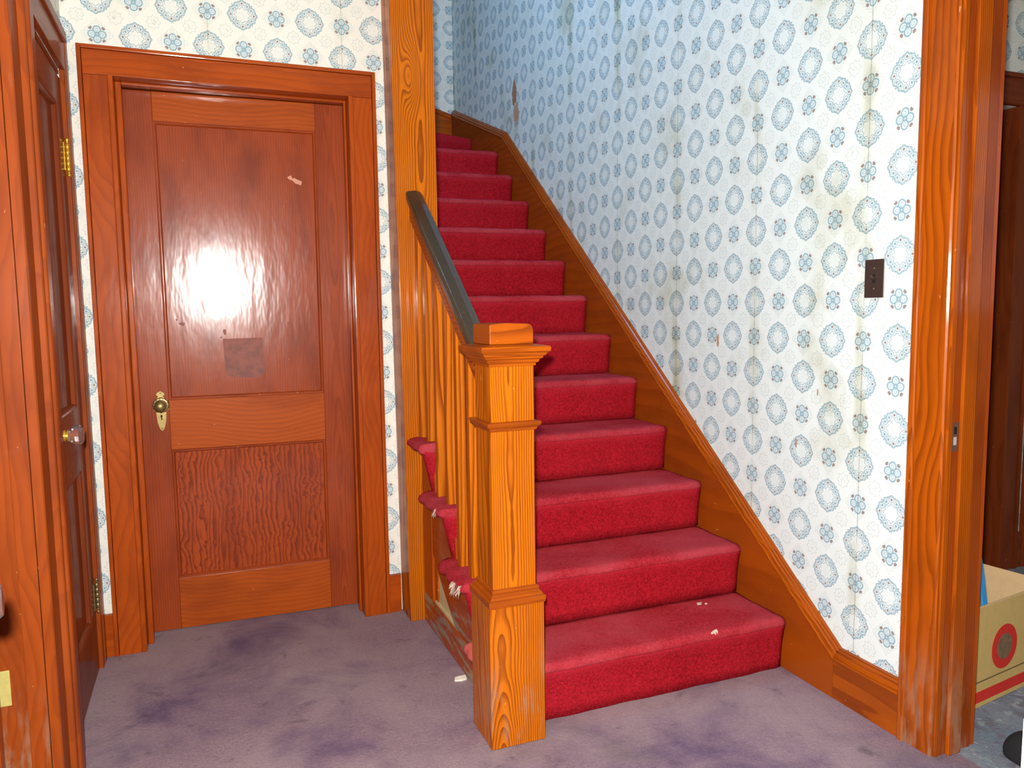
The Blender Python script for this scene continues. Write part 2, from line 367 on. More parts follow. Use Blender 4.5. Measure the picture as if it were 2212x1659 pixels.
def square_stack(name, cx, cy, prof, mat, parent=None, bev=0.0):
    """square-section moulding: prof = list of (half width, z)"""
    bm = bmesh.new(); rows = []
    for (h, z) in prof:
        rows.append([bm.verts.new((cx+a*h, cy+b*h, z)) for a, b in ((-1, -1), (1, -1), (1, 1), (-1, 1))])
    for i in range(len(rows)-1):
        for k in range(4): bm.faces.new((rows[i][k], rows[i][(k+1) % 4], rows[i+1][(k+1) % 4], rows[i+1][k]))
    bm.faces.new(rows[0][::-1]); bm.faces.new(rows[-1]); bevel(bm, bev, 1)
    return from_bm(name, bm, mat, parent)
def sweep_yz(name, path, prof, mat, parent=None):
    """sweep prof (x, n) along a polyline in the YZ plane, n measured square to the path, mitred at the kinks"""
    bm = bmesh.new(); rows = []
    for i, p in enumerate(path):
        d1 = (Vector(path[i]) - Vector(path[i-1])).normalized() if i else None
        d2 = (Vector(path[i+1]) - Vector(path[i])).normalized() if i < len(path)-1 else None
        d1 = d1 or d2; d2 = d2 or d1
        n1 = Vector((-d1.y, d1.x)); n2 = Vector((-d2.y, d2.x)); m = (n1+n2).normalized(); m = m/max(0.2, m.dot(n1))
        rows.append([bm.verts.new((x, p[0]+m.x*n, p[1]+m.y*n)) for x, n in prof])
    for i in range(len(rows)-1):
        for k in range(len(prof)-1): bm.faces.new((rows[i][k], rows[i][k+1], rows[i+1][k+1], rows[i+1][k]))
    bm.faces.new(rows[0]); bm.faces.new(rows[-1][::-1])
    return from_bm(name, bm, mat, parent)

S = 'structure'
# ------------------------------------------------------------------ room shell
def struct(o, label, cat): return tag(o, label, cat, S)
CEIL = 2.75
struct(box('floor', -1.6, 1.93, -1.6, 3.45, -0.12, 0.0, M_FLOOR, bev=0), 'worn purple grey carpet covering the hall floor', 'floor')
struct(box('floor_side_room', 1.93, 4.6, -1.6, 2.62, -0.12, 0.0, M_RUG, bev=0), 'blue grey mottled carpet in the room past the right doorway', 'floor')
# front wall with the closet doorway
struct(boxes('wall_front', [(-0.42, -0.262, 3.155, 3.30, 0, CEIL), (0.588, 0.875, 3.155, 3.30, 0, CEIL), (-0.262, 0.588, 3.155, 3.30, 2.115, CEIL)], M_WP_F),
       'cream wall with blue wreath wallpaper around the closet door', 'wall')
struct(boxes('wall_closet', [(-0.42, 0.80, 4.2, 4.25, 0, CEIL), (-0.47, -0.42, 3.30, 4.25, 0, CEIL)], M_PLASTER), 'plain closet wall hidden behind the closed door', 'wall')
# right wall with the side doorway
struct(boxes('wall_right', [(1.865, 1.995, 1.51, 5.96, 0, 5.0), (1.865, 1.995, 0.55, 1.51, 2.10, 5.0), (1.865, 1.995, -1.6, 0.55, 0, 5.0)], M_WP_R),
       'tall stained wall with blue wreath wallpaper rising beside the stairs', 'wall')
struct(box('wall_stair_end', -0.6, 1.995, 5.835, 5.96, 0, 5.0, M_WP_B, bev=0), 'wallpapered end wall at the top turn of the stairs', 'wall')
struct(box('wall_stair_side', 0.775, 0.86, 3.305, 4.95, 0, 3.0, M_WP_L, bev=0), 'wall closing the left side of the upper stairs behind the post', 'wall')
# left wall with two doorways
struct(boxes('wall_left', [(-0.52, -0.402, 3.05, 3.30, 0, CEIL), (-0.52, -0.402, 2.40, 3.05, 2.085, CEIL), (-0.52, -0.402, 2.21, 2.40, 0, CEIL), (-0.52, -0.402, 1.20, 2.21, 2.10, CEIL), (-0.52, -0.402, -1.6, 1.20, 0, CEIL)], M_WP_L),
       'left hall wall with blue wreath wallpaper above the doors', 'wall')
struct(boxes('wall_left_room', [(-1.66, -1.6, -1.6, 3.4, 0, CEIL), (-1.66, -0.52, 3.34, 3.4, 0, CEIL)], M_PLASTER), 'plain wall of the room behind the left doors', 'wall')
struct(boxes('wall_back', [(-1.66, 1.995, -1.72, -1.6, 0, CEIL)], M_BACK_WALL), 'unseen wall behind the photographer, darkened to cut bounce', 'wall')
struct(boxes('ceiling', [(-1.66, 1.995, -1.72, 2.35, CEIL, CEIL+0.25), (-1.66, 0.775, 2.35, 4.25, CEIL, CEIL+0.25)], M_PLASTER), 'plaster ceiling of the hall, toned down to cut bounce', 'ceiling')
struct(boxes('wall_upstairs', [(-1.66, 1.995, 1.9, 2.0, 3.0, 5.0), (-1.72, -1.66, 1.9, 5.96, 3.0, 5.0)], M_PLASTER), 'upstairs hall wall above the stairwell', 'wall')
struct(box('ceiling_upstairs', -1.72, 1.995, 1.9, 5.96, 5.0, 5.1, M_PLASTER, bev=0), 'plaster ceiling over the stairwell', 'ceiling')
# side room
struct(boxes('wall_side_room', [(1.995, 2.70, 2.50, 2.62, 0, 2.75), (3.46, 4.6, 2.50, 2.62, 0, 2.75), (2.70, 3.46, 2.50, 2.62, 2.14, 2.75)], M_WP_S), 'dim wallpapered wall seen past the right doorway', 'wall')
struct(boxes('wall_side_room_far', [(4.5, 4.6, -1.6, 2.5, 0, 2.75), (1.995, 4.6, -1.72, -1.6, 0, 2.75)], M_PLASTER), 'far wall of the side room out of view', 'wall')
struct(box('ceiling_side_room', 1.995, 4.6, -1.72, 2.62, 2.75, 2.85, M_PLASTER, bev=0), 'ceiling of the side room', 'ceiling')

# ------------------------------------------------------------------ doors
def panel_door(root, w, h, st, rails, mats, th=0.036, rec=0.011):
    """front face in local plane y=0 facing -y, x 0..w, z 0..h. rails: list of (z0,z1)"""
    V, Hh, PN = mats
    box('stile', 0, st, 0, th, 0, h, V, root); box('stile', w-st, w, 0, th, 0, h, V, root)
    for (a, b) in rails: box('rail', st+0.0004, w-st-0.0004, 0.0003, th, a, b, Hh, root)
    for q, (a, b) in enumerate(zip(rails[:-1], rails[1:])):
        z0, z1 = a[1], b[0]
        p = box('panel', st-0.004, w-st+0.004, rec, th-0.008, z0-0.004, z1+0.004, PN[q] if isinstance(PN, list) else PN, root, bev=0)
        frustum_ring('panel_moulding', st, w-st, z0, z1, [(0, 0.0005), (0.004, 0.0035), (0.008, 0.0035), (0.013, rec), (0.014, rec+0.001)], V, root)
RAILW = wood('orange_door_rail_wood', lin(178, 80, 20), lin(112, 40, 10), 'X', ring=110, contrast=0.45, rough=0.45, coat=0.5)
M_FLAME = wood('flame_figured_door_panel', lin(168, 70, 24), lin(84, 22, 9), 'Z', ring=52, contrast=0.95, rough=0.45, coat=0.6, figure=0.075, blotch=0.5, warp=0.6)
D1 = thing('door_1', 'closed reddish wood two panel closet door with brass knob', 'door', (0.572, 3.290, 0.004), math.radians(0.0), S)
D1.rotation_euler = (math.radians(1.1), 0, math.radians(-1.4))
D1W = 0.818
# local frame: hinge on the right edge, so shift the leaf by -width
def d1_shift():
    for ch in D1.children:
        ch.data.transform(Matrix.Translation((-D1W, 0, 0)))
panel_door(D1, D1W, 2.088, 0.112, [(0, 0.207), (0.730, 0.926), (1.982, 2.088)], (slabwood('Z'), RAILW, [M_FLAME, slabwood('Z', figure=0.012, blotch=0.7)]))
d1_shift()
def L1(x): return x - 0.572      # world x -> leaf x
esc = prism('escutcheon', [(L1(-0.162)+a, 0.910+b) for a, b in ((0, -0.104), (0.009, -0.092), (0.0155, -0.07), (0.0175, -0.022), (0.029, -0.018), (0.026, 0.016), (0.012, 0.028), (0.006, 0.036), (0.0165, 0.039), (0.012, 0.049), (0, 0.055),
             (-0.012, 0.049), (-0.0165, 0.039), (-0.006, 0.036), (-0.012, 0.028), (-0.026, 0.016), (-0.029, -0.018), (-0.0175, -0.022), (-0.0155, -0.07), (-0.009, -0.092))], 'Y', -0.003, 0.001, M_BRASS, D1, bev=0.0008)
esc['label'] = 'tarnished brass escutcheon plate'
lathe('rosette', [(0.030, -0.003), (0.030, -0.007), (0.026, -0.011), (0.022, -0.009), (0.020, -0.012)], (L1(-0.162), 0, 0.910), 'Y', M_BRASS_D, esc, 48, scallop=12, amp=0.045)
kn = lathe('knob', [(0.010, -0.010), (0.009, -0.030), (0.014, -0.036), (0.0205, -0.044), (0.021, -0.050), (0.017, -0.056), (0.008, -0.060), (0.001, -0.061)], (L1(-0.162), 0, 0.910), 'Y', M_BRASS, D1, 36)
kn['label'] = 'round brass door knob'
prism('keyhole', [(L1(-0.162)+a, 0.862+b) for a, b in ((-0.0022, -0.010), (0.0022, -0.010), (0.0016, 0), (0.004, 0.003), (0.003, 0.008), (0, 0.0095), (-0.003, 0.008), (-0.004, 0.003), (-0.0016, 0))], 'Y', -0.0034, -0.002, M_DARK, esc)
for z in (0.957, 0.820): lathe('screw', [(0.003, -0.002), (0.003, -0.0042), (0.001, -0.0046)], (L1(-0.162), 0, z), 'Y', M_BRASS_D, esc, 12)
# traces left on the panel: tape, sticker ghost, paint chips
def on_panel(name, pts, mat, label, y=0.0105):
    o = prism(name, [(L1(x), z) for x, z in pts], 'Y', y-0.0006, y+0.001, mat, D1); o['label'] = label; return o
on_panel('tape_strip', [(0.345, 1.798), (0.360, 1.806), (0.366, 1.792), (0.372, 1.797), (0.378, 1.793), (0.402, 1.783), (0.398, 1.768), (0.374, 1.776), (0.366, 1.786), (0.352, 1.790)], M_TAPE, 'torn scrap of old clear tape')
M_GHOST = slabwood('Z', blotch=1.0)
n_ = NT('matte_sticker_residue'); n_.set(Base_Color=n_.mix(n_.ss(n_.noise(n_.obj(), 40, 4), 0.35, 0.7), lin(138, 62, 40), lin(112, 46, 30)), Roughness=0.55, Coat_Weight=0.1); n_.bump(n_.noise(n_.obj(), 70, 3), 0.2, 0.001)
on_panel('sticker_residue', [(0.075, 1.160), (0.225, 1.162), (0.230, 1.02), (0.205, 1.00), (0.12, 1.004), (0.080, 1.015)], n_.m, 'matte square ghost of a removed sticker')
for (x, z, w_, h_) in ((-0.072, 1.222, 0.012, 0.006), (0.083, 1.187, 0.007, 0.012), (0.069, 1.166, 0.003, 0.004), (-0.09, 1.238, 0.003, 0.004), (0.33, 1.217, 0.006, 0.007)):
    on_panel('paint_chip', [(x-w_, z+h_*0.4), (x-w_*0.2, z+h_), (x+w_, z+h_*0.7), (x+w_*0.7, z-h_), (x-w_*0.3, z-h_*0.8)], n_.m, 'small dark chip in the varnish')

def door_trim(root, xl0, xl1, xr0, xr1, ztop0, ztop1, yf, yb, V, Hm):
    """casing for an opening in a wall facing -y"""
    # side boards run to the underside of the head, head sits on top
    for (a, b, outer) in ((xl0, xl1, 'L'), (xr0, xr1, 'R')):
        o0, o1 = (a, a+0.014) if outer == 'L' else (b-0.014, b)
        i0, i1 = (b-0.018, b) if outer == 'L' else (a, a+0.018)
        c0, c1 = (o1+0.0015, i0) if outer == 'L' else (i1, o0-0.0015)
        c = box('side_casing', c0, c1, yf, yb, 0, ztop0-0.0006, V, root)
        box('back_band', o0, o1, yf-0.006, yb, 0, ztop1, V, c, 0.003)
        box('inner_bead', i0, i1, yf-0.003, yb, 0, ztop0+0.003, V, c, 0.004, 3)
    h = box('head_casing', xl0+0.0155, xr1-0.0155, yf, yb, ztop0+0.0006, ztop1-0.0155, Hm, root)
    box('back_band', xl0+0.014, xr1-0.014, yf-0.006, yb, ztop1-0.014, ztop1, Hm, h, 0.003)
T1 = thing('trim_1', 'reddish wood casing framing the closet door', 'door frame', (0, 0, 0), kind=S)
door_trim(T1, -0.358, -0.249, 0.573, 0.680, 2.100, 2.200, 3.134, 3.157, red('Z'), red('X'))
box('side_jamb', -0.262, -0.2495, 3.140, 3.300, 0, 2.112, red('Z'), T1); box('side_jamb', 0.5735, 0.588, 3.140, 3.300, 0, 2.112, red('Z'), T1)
box('head_jamb', -0.2495, 0.5735, 3.140, 3.300, 2.1005, 2.114, red('X'), T1)
box('door_stop', -0.2493, -0.229, 3.200, 3.238, 0, 2.1, red('Z'), T1, 0.004); box('door_stop', 0.5645, 0.5733, 3.200, 3.238, 0, 2.1, red('Z'), T1, 0.003)
box('door_stop', -0.229, 0.5645, 3.200, 3.238, 2.090, 2.1003, red('X'), T1, 0.003)
bb = struct(box('baseboard_front', 0.681, 0.730, 3.138, 3.157, 0, 0.16, red('X')), 'short wood baseboard between closet door frame and post', 'baseboard')
struct(box('baseboard_front_left', -0.40, -0.359, 3.138, 3.157, 0, 0.16, red('X')), 'short wood baseboard in the corner left of closet door', 'baseboard')

# left door, seen edge on: local x runs along +y of the room, face towards +x
D2 = thing('door_2', 'dark wood panel door in the left wall with glass knob and brass hinges', 'door', (-0.400, 2.392, 0.006), math.pi/2, S)
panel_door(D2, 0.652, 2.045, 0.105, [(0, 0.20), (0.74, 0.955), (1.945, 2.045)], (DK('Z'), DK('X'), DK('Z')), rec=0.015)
k2 = lathe('knob_shank', [(0.026, 0.0), (0.025, -0.006), (0.013, -0.010), (0.011, -0.020), (0.016, -0.024), (0.016, -0.029), (0.012, -0.032), (0.017, -0.036), (0.012, -0.040)], (0.075, 0, 0.925), 'Y', M_BRASS_B, D2, 24)
gk = lathe('glass_knob', [(0.014, -0.038), (0.022, -0.046), (0.029, -0.060), (0.029, -0.066), (0.022, -0.074), (0.004, -0.076)], (0.075, 0, 0.925), 'Y', M_GLASS, D2, 12, smooth=False); gk['label'] = 'faceted clear glass door knob'
def hinge(root, x, z, mat):
    h = box('hinge', x-0.026, x-0.002, -0.0025, 0.001, z-0.046, z+0.046, mat, root, 0.0006); h['label'] = 'brass butt hinge leaf'
    prof = []
    for i in range(5):
        a = z-0.046+i*0.0184; prof += [(0.0058, a+0.0006), (0.0066, a+0.0014), (0.0066, a+0.0172), (0.0058, a+0.0180)]
    lathe('hinge_barrel', prof, (x+0.003, -0.008, 0), 'Z', mat, h, 16)
    for s_ in (1, -1):
        lathe('finial', [(0.0035, z+s_*0.046), (0.0055, z+s_*0.049), (0.0035, z+s_*0.052), (0.0068, z+s_*0.057), (0.0068, z+s_*0.061), (0.003, z+s_*0.065)], (x+0.003, -0.008, 0), 'Z', mat, h, 16)
hinge(D2, 0.652, 1.790, M_BRASS_B); hinge(D2, 0.652, 0.265, M_BRASS_D)
T2 = thing('trim_2', 'layered wood casing around the left wall door', 'door frame', (0, 0, 0), kind=S)
near = prism('side_casing', [(-0.4045, 2.176), (-0.384, 2.176), (-0.381, 2.180), (-0.381, 2.268), (-0.369, 2.272), (-0.366, 2.276), (-0.367, 2.292), (-0.376, 2.297), (-0.376, 2.312), (-0.364, 2.317), (-0.361, 2.322), (-0.361, 2.368), (-0.366, 2.3900), (-0.4045, 2.3900)], 'Z', 0, 2.205, RD('Z'), T2)
far = prism('side_casing', [(-0.4025, 3.0480), (-0.388, 3.0480), (-0.386, 3.055), (-0.386, 3.078), (-0.392, 3.081), (-0.392, 3.085), (-0.384, 3.088), (-0.384, 3.128), (-0.388, 3.132), (-0.4025, 3.132)], 'Z', 0, 2.205, RD('Z'), T2)
box('head_casing', -0.402, -0.384, 2.391, 3.047, 2.082, 2.168, RD('Y'), T2); box('head_cap', -0.402, -0.374, 2.391, 3.047, 2.169, 2.205, RD('Y'), T2, 0.004)
box('head_jamb', -0.50, -0.403, 2.402, 3.048, 2.066, 2.081, RD('Y'), T2)
# doorway nearest the camera on the left: its far jamb faces us; the door stands open outside the frame
T3 = thing('trim_3', 'orange wood jamb of the open doorway at the left edge', 'door frame', (0, 0, 0), kind=S)
box('jamb', -0.60, -0.4048, 2.194, 2.209, 0, 2.10, RD('Z', scuff=0.7), T3); box('door_stop', -0.452, -0.408, 2.181, 2.1935, 0, 2.10, RD('Z', scuff=0.6), T3, 0.003)
box('head_casing', -0.402, -0.384, 1.09, 2.174, 2.10, 2.20, red('Y'), T3); box('side_casing', -0.402, -0.384, 1.08, 1.196, 0, 2.0995, red('Z'), T3)
D3 = thing('door_3', 'open wood door at far left edge showing glass knob and hinge plate', 'door', (-0.506, 2.172, 0.01), 0.0, S)
D3.rotation_euler = (0, 0, math.atan2(-0.987, 0.16) - math.pi)
panel_door(D3, 0.93, 2.03, 0.11, [(0, 0.2), (0.70, 0.9), (1.93, 2.03)], (red('Z'), red('X'), red('Z')), rec=0.012)
for ch in list(D3.children): ch.data.transform(Matrix.Translation((-0.93, 0, 0)))
k3z = 0.835
lathe('knob_shank', [(0.026, 0.0), (0.025, -0.006), (0.012, -0.010), (0.012, -0.030), (0.016, -0.034), (0.012, -0.040)], (-0.86, 0, k3z), 'Y', M_BRASS_D, D3, 24)
gk = lathe('glass_knob', [(0.014, -0.036), (0.023, -0.044), (0.030, -0.058), (0.030, -0.064), (0.023, -0.072), (0.004, -0.074)], (-0.86, 0, k3z), 'Y', M_GLASS, D3, 12, smooth=False); gk['label'] = 'faceted glass knob at the picture edge'
hp = box('hinge_plate', -0.535, -0.4865, 2.1915, 2.1942, 0.299, 0.390, M_PLATE, T3, 0.0008); hp['label'] = 'brass hinge plate on the jamb'

# right doorway
T4 = thing('trim_4', 'tall varnished wood casing and jamb of the right doorway', 'door frame', (0, 0, 0), kind=S)
sc = prism('side_casing', [(1.868, 1.498), (1.846, 1.498), (1.842, 1.503), (1.842, 1.583), (1.8435, 1.5845), (1.836, 1.586), (1.833, 1.589), (1.833, 1.602), (1.837, 1.607), (1.868, 1.607)], 'Z', 0, 2.23, brown('Z', scuff=0.5), T4)
jb = box('jamb', 1.8685, 1.992, 1.492, 1.509, 0, 2.10, RD('Z', scuff=0.5), T4)
box('door_stop', 1.892, 1.940, 1.479, 1.4915, 0, 2.10, brown('Z', scuff=0.5), T4, 0.003)
box('far_casing', 1.9955, 2.014, 1.497, 1.60, 0, 2.2, red('Z'), T4); box('edge_bead', 1.850, 1.8683, 1.489, 1.4978, 0, 2.10, brown('Z'), T4, 0.003)
box('head_casing', 1.842, 1.868, 0.45, 1.497, 2.10, 2.22, brown('Y'), T4); box('head_jamb', 1.8685, 1.992, 0.552, 1.491, 2.085, 2.0995, red('Y'), T4)
box('side_casing', 1.842, 1.868, 0.44, 0.549, 0, 2.0995, brown('Z'), T4); box('jamb', 1.8685, 1.992, 0.551, 0.566, 0, 2.084, red('Z'), T4)
spl = box('strike_plate', 1.868, 1.891, 1.4905, 1.4925, 0.868, 0.948, M_STRIKE, T4, 0.0005); spl['label'] = 'worn metal strike plate'
box('strike_hole', 1.874, 1.884, 1.4895, 1.491, 0.916, 0.936, M_DARK, spl, 0); box('strike_hole', 1.874, 1.884, 1.4895, 1.491, 0.886, 0.908, M_SWITCH_E, spl, 0)
# doors in the side room
D4 = thing('door_4', 'dark wood door seen in the side room', 'door', (2.702, 2.56, 0.005), 0, S)
panel_door(D4, 0.756, 2.12, 0.11, [(0, 0.2), (0.74, 0.95), (2.01, 2.12)], (DK('Z'), DK('X'), DK('Z')))
T5 = thing('trim_5', 'dark wood casing around the side room door', 'door frame', (0, 0, 0), kind=S)
c5 = box('side_casing', 3.458, 3.545, 2.478, 2.499, 0, 2.14, DK('Z'), T5); box('back_band', 3.5455, 3.56, 2.470, 2.499, 0, 2.14, DK('Z'), c5); box('inner_bead', 3.444, 3.4575, 2.474, 2.56, 0, 2.14, DK('Z'), c5, 0.003)
box('side_casing', 2.60, 2.70, 2.478, 2.499, 0, 2.14, DK('Z'), T5)
box('head_casing', 2.58, 3.58, 2.474, 2.499, 2.1405, 2.255, DK('X'), T5); box('head_cap', 2.57, 3.60, 2.46, 2.499, 2.2555, 2.275, DK('X'), T5, 0.004); box('head_bead', 2.58, 3.57, 2.466, 2.4735, 2.143, 2.158, DK('X'), T5, 0.003)
struct(box('baseboard_side_room', 3.561, 3.604, 2.480, 2.499, 0, 0.17, DK('X')), 'dark baseboard beside the side room door', 'baseboard')
struct(box('trim_6', 3.605, 3.72, 2.474, 2.499, 0, 2.4, DK('Z')), 'dark casing board right of the pale wallpaper strip', 'trim')

# ------------------------------------------------------------------ staircase
R_, T_, Y0, XL, XR = 0.19, 0.2497, 2.0709, 0.805, 1.838
ST = thing('staircase', 'red carpeted staircase with golden square newel post, balusters and dark handrail', 'staircase', (1.3, 2.1, 0))
def world_child(o): o.matrix_parent_inverse = ST.matrix_basis.inverted(); return o
ST.location = (0, 0, 0)
def XLk(k, riser=False): return 0.892 if k == 1 or k >= 5 or (k == 4 and not riser) else 0.805
def wav(x, k): return 0.0016*math.sin(x*21+k*1.7) + 0.001*math.sin(x*47+k)
def riser_mesh(k):
    """carpet wrapped over the nosing and down the riser, slightly loose"""
    bm = bmesh.new(); y = Y0+(k-1)*T_; z = k*R_; zb = z-R_
    prof = [(0.060, -0.020), (0.010, -0.020), (0.0030, -0.0300), (0.0040, -0.036), (0.008, -0.05), (0.014, -0.08), (0.019, -0.115), (0.022, -0.15), (0.024, -R_+0.001), (0.060, -R_+0.001)]
    n = 40; rows = []
    for i in range(n+1):
        x = XLk(k, True)+(XR-XLk(k, True))*i/n; e = min(1, (XR-x)/0.012) if x > XR-0.012 else 1
        row = []
        for (dy, dz) in prof:
            rd = (1-e)*0.006
            xx = x-(1-i/n)**8*(0.044*(1+dz/R_)+0.006) if 2 <= k <= 4 else x
            row.append(bm.verts.new((xx, y+dy+wav(x, k)*1.2+rd*(1 if dy < 0.03 else 0), z+dz+(wav(x+3, k)*0.6 if dz > -0.1 else 0)-rd*(1 if dz > -0.02 else 0))))
        rows.append(row)
    for i in range(n):
        for j in range(len(prof)-1): bm.faces.new((rows[i][j], rows[i+1][j], rows[i+1][j+1], rows[i][j+1]))
    bm.faces.new(rows[0]); bm.faces.new(rows[-1][::-1])
    return bm
def tread_mesh(k, y1=None):
    bm = bmesh.new(); y = Y0+(k-1)*T_; z = k*R_
    yb_ = y1 if y1 else y+T_+0.03
    nose = [(0.040, -0.030), (0.008, -0.0300), (0.0025, -0.0285), (0.0004, -0.025), (0.0, -0.021), (0.0005, -0.015), (0.0035, -0.0085), (0.008, -0.004), (0.015, -0.0005), (0.026, 0.001)]
    prof = nose+[(0.026+(yb_-y-0.026)*j/8, 0.0015-0.002*math.sin(math.pi*j/8)) for j in range(1, 9)]+[(yb_-y, -0.030)]
    n = 40; rows = []
    for i in range(n+1):
        x = XLk(k)+(XR-XLk(k))*i/n; rd = max(0, 1-(XR-x)/0.012)*0.006
        rows.append([bm.verts.new((x, y+dy+(wav(x, k)*1.2+rd if dy < 0.03 else 0), z+dz+(wav(x+dy*2, k)*0.7-rd if dz > -0.02 else 0))) for dy, dz in prof])
    m = len(prof)
    for i in range(n):
        for j in range(m): bm.faces.new((rows[i][j], rows[i+1][j], rows[i+1][(j+1) % m], rows[i][(j+1) % m]))
    bm.faces.new(rows[0]); bm.faces.new(rows[-1][::-1])
    return bm
for k in range(1, 13):
    t = from_bm('tread', tread_mesh(k, 5.36 if k == 12 else None), M_TREAD, ST, True)
    from_bm('riser', riser_mesh(k), M_RISER, ST, True)
# open ends of the four lowest treads: carpet wrapped round the overhang beside the balusters
def return_end(k, y0, y1, ratty):
    z = k*R_; bm = bmesh.new()
    xb = XLk(k)-XL; prof = [(xb, 0.002), (0.0, 0.002), (-0.03, 0.002), (-0.052, -0.002), (-0.064, -0.010), (-0.068, -0.020), (-0.064, -0.030), (-0.054, -0.036), (-0.03, -0.038), (0.0, -0.038), (xb, -0.036)]
    n = 26; rows = []
    for i in range(n+1):
        yy = y0+(y1-y0)*i/n; e = min(1.0, 0.55+(yy-y0)/0.03) if i else 0.45
        e2 = min(1.0, 0.8 + (y1-yy)/0.02) if k < 4 else 1
        row = []
        for (dx, dz) in prof:
            j = 0.0025*math.sin(yy*60+dz*90+k*2)+ratty*0.003*math.sin(yy*75+dx*120+k)
            row.append(bm.verts.new((XL+dx*(e*e2 if dx < 0 else 1)+j*(dx < -0.02), yy, z+dz*(0.6+0.4*e)+j*0.6)))
        rows.append(row)
    for i in range(n):
        for q in range(len(prof)-1): bm.faces.new((rows[i][q], rows[i+1][q], rows[i+1][q+1], rows[i][q+1]))
    bm.faces.new(rows[0]); bm.faces.new(rows[-1][::-1]); return bm
ends = {1: (2.178, 2.325), 2: (2.325, 2.615), 3: (2.57, 2.86), 4: (2.82, 3.005)}
for k, (a, b) in ends.items():
    o = from_bm('tread_end', return_end(k, a, b, 1.0 if k < 3 else 0.4), M_PINK if k == 1 else M_TREAD, ST, True)
    if k == 1: o['label'] = 'faded pink carpet end of the lowest tread'
# frayed backing showing through the worn carpet
def tuft(name, c, n, size, mat, parent, down=(0, 0, -1)):
    bm = bmesh.new(); rr = random.Random(int(c[1]*1000))
    for i in range(n):
        d = Vector((rr.uniform(-1, 0.1), rr.uniform(-1, 1), rr.uniform(-1, 0.3))).normalized()*0.5+Vector(down)*0.6
        p = Vector(c)+Vector((rr.uniform(-1, 1)*0.004, rr.uniform(-1, 1)*size*0.7, rr.uniform(-1, 1)*size*0.6)); L = size*rr.uniform(0.5, 1.1); w = 0.0022
        s_ = d.cross(Vector((1, 0.2, 0.1))).normalized()*w; q = p+d*L*0.6+Vector((-0.004, 0, -0.004)); e = q+Vector((0, rr.uniform(-.3, .3)*L, -L*0.5))
        a = [bm.verts.new(v) for v in (p-s_, p+s_, q+s_*0.8, q-s_*0.8)]; bm.faces.new(a)
        b2 = [a[3], a[2], bm.verts.new(e)]; bm.faces.new(b2)
        t2 = [bm.verts.new(v+Vector((0.0012, 0.0012, 0))) for v in (p-s_, p+s_, q+s_*0.8, q-s_*0.8)]; bm.faces.new(t2)
    return from_bm(name, bm, mat, parent)
o = tuft('frayed_edge', (0.738, 2.62, 0.555), 16, 0.018, M_FUZZ, ST); o['label'] = 'cream frayed backing on worn carpet edge'
o = tuft('frayed_edge', (0.735, 2.40, 0.355), 26, 0.024, M_FUZZ, ST); o['label'] = 'cream frayed backing on worn carpet edge'
o = tuft('frayed_edge', (0.735, 2.345, 0.365), 16, 0.022, M_FUZZ, ST); o['label'] = 'cream frayed backing on worn carpet edge'
# string against the right wall with moulded cap
K1, K2, E2 = (1.862, 0.130), (4.750, 2.352), (5.82, 2.735)
STRW = wood('varnished_string_board', lin(158, 72, 10), lin(104, 40, 8), 'Y', ring=90, contrast=0.45, rough=0.45, coat=0.3, blotch=0.5, warp=0.5)
prism('wall_string', [(1.862, 0.0), (1.862, K1[1]), K2, E2, (5.82, 2.1), (4.9, 1.9), (2.4, 0.0)], 'X', 1.840, 1.8645, STRW, ST)
capprof = [(1.8645, -0.001), (1.836, -0.001), (1.834, 0.003), (1.836, 0.006), (1.838, 0.009), (1.840, 0.020), (1.846, 0.026), (1.846, 0.030), (1.852, 0.034), (1.853, 0.038), (1.8645, 0.039)]
sweep_yz('string_cap', [K1, K2, E2], capprof, brown('Y'), ST)
rot_end = prism('end_string', [(1.8395, 2.0), (1.8395, 2.700), (0.9, 2.99), (0.9, 2.0)], 'Y', 5.812, 5.834, brown('X'), ST)
prism('end_string_cap', [(1.8395, 2.701), (1.8395, 2.738), (0.9, 3.028), (0.9, 2.991)], 'Y', 5.806, 5.834, brown('X'), ST, 0.004)
# winder steps at the top
def winder(name, poly, z0, z1, mat_t, mat_r):
    bm = bmesh.new(); bm_prism(bm, poly, 'Z', z0, z1-0.001); bevel(bm, 0.008, 3)
    return from_bm(name, bm, mat_t, ST)
winder('riser', [(1.838, 5.36), (1.838, 5.81), (0.87, 5.81), (0.87, 4.965), (0.90, 4.965)], 2.27, 2.47, M_RISER, M_RISER)
winder('riser', [(1.50, 5.81), (0.87, 5.81), (0.87, 5.01)], 2.46, 2.66, M_RISER, M_RISER)
# outer skirt below the open treads, with its worn lower panel
X_S = 0.800
poly = [(2.17, 0.0), (2.17, R_-0.036), (2.325, R_-0.036), (2.345, 2*R_-0.036), (2.575, 2*R_-0.036), (2.595, 3*R_-0.036), (2.825, 3*R_-0.036), (2.845, 4*R_-0.036), (3.008, 4*R_-0.036), (3.008, 0.40), (2.93, 0.36), (2.80, 0.25), (2.60, 0.118), (2.52, 0.0)]
prism('cut_string', poly, 'X', X_S, 0.815, red('Y', scuff=1.5), ST)
box('base_rail', X_S-0.004, 0.815, 2.172, 3.008, 0, 0.117, red('Y', scuff=1.7), ST, 0.002)
box('panel_stile', X_S-0.003, 0.814, 2.885, 3.008, 0.1175, 0.72, red('Z'), ST, 0.002)
box('inner_stile', 0.806, 0.815, 2.845, 2.8845, 0.125, 0.36, brown('Z'), ST, 0.002)
o = box('exposed_panel', 0.812, 0.8155, 2.55, 2.88, 0.115, 0.34, M_CREAM, ST, 0); o['label'] = 'bare cream panel showing where the skirt is broken'
box('panel_ledge', 0.801, 0.812, 2.60, 2.87, 0.1175, 0.130, M_CREAM, ST, 0.002)

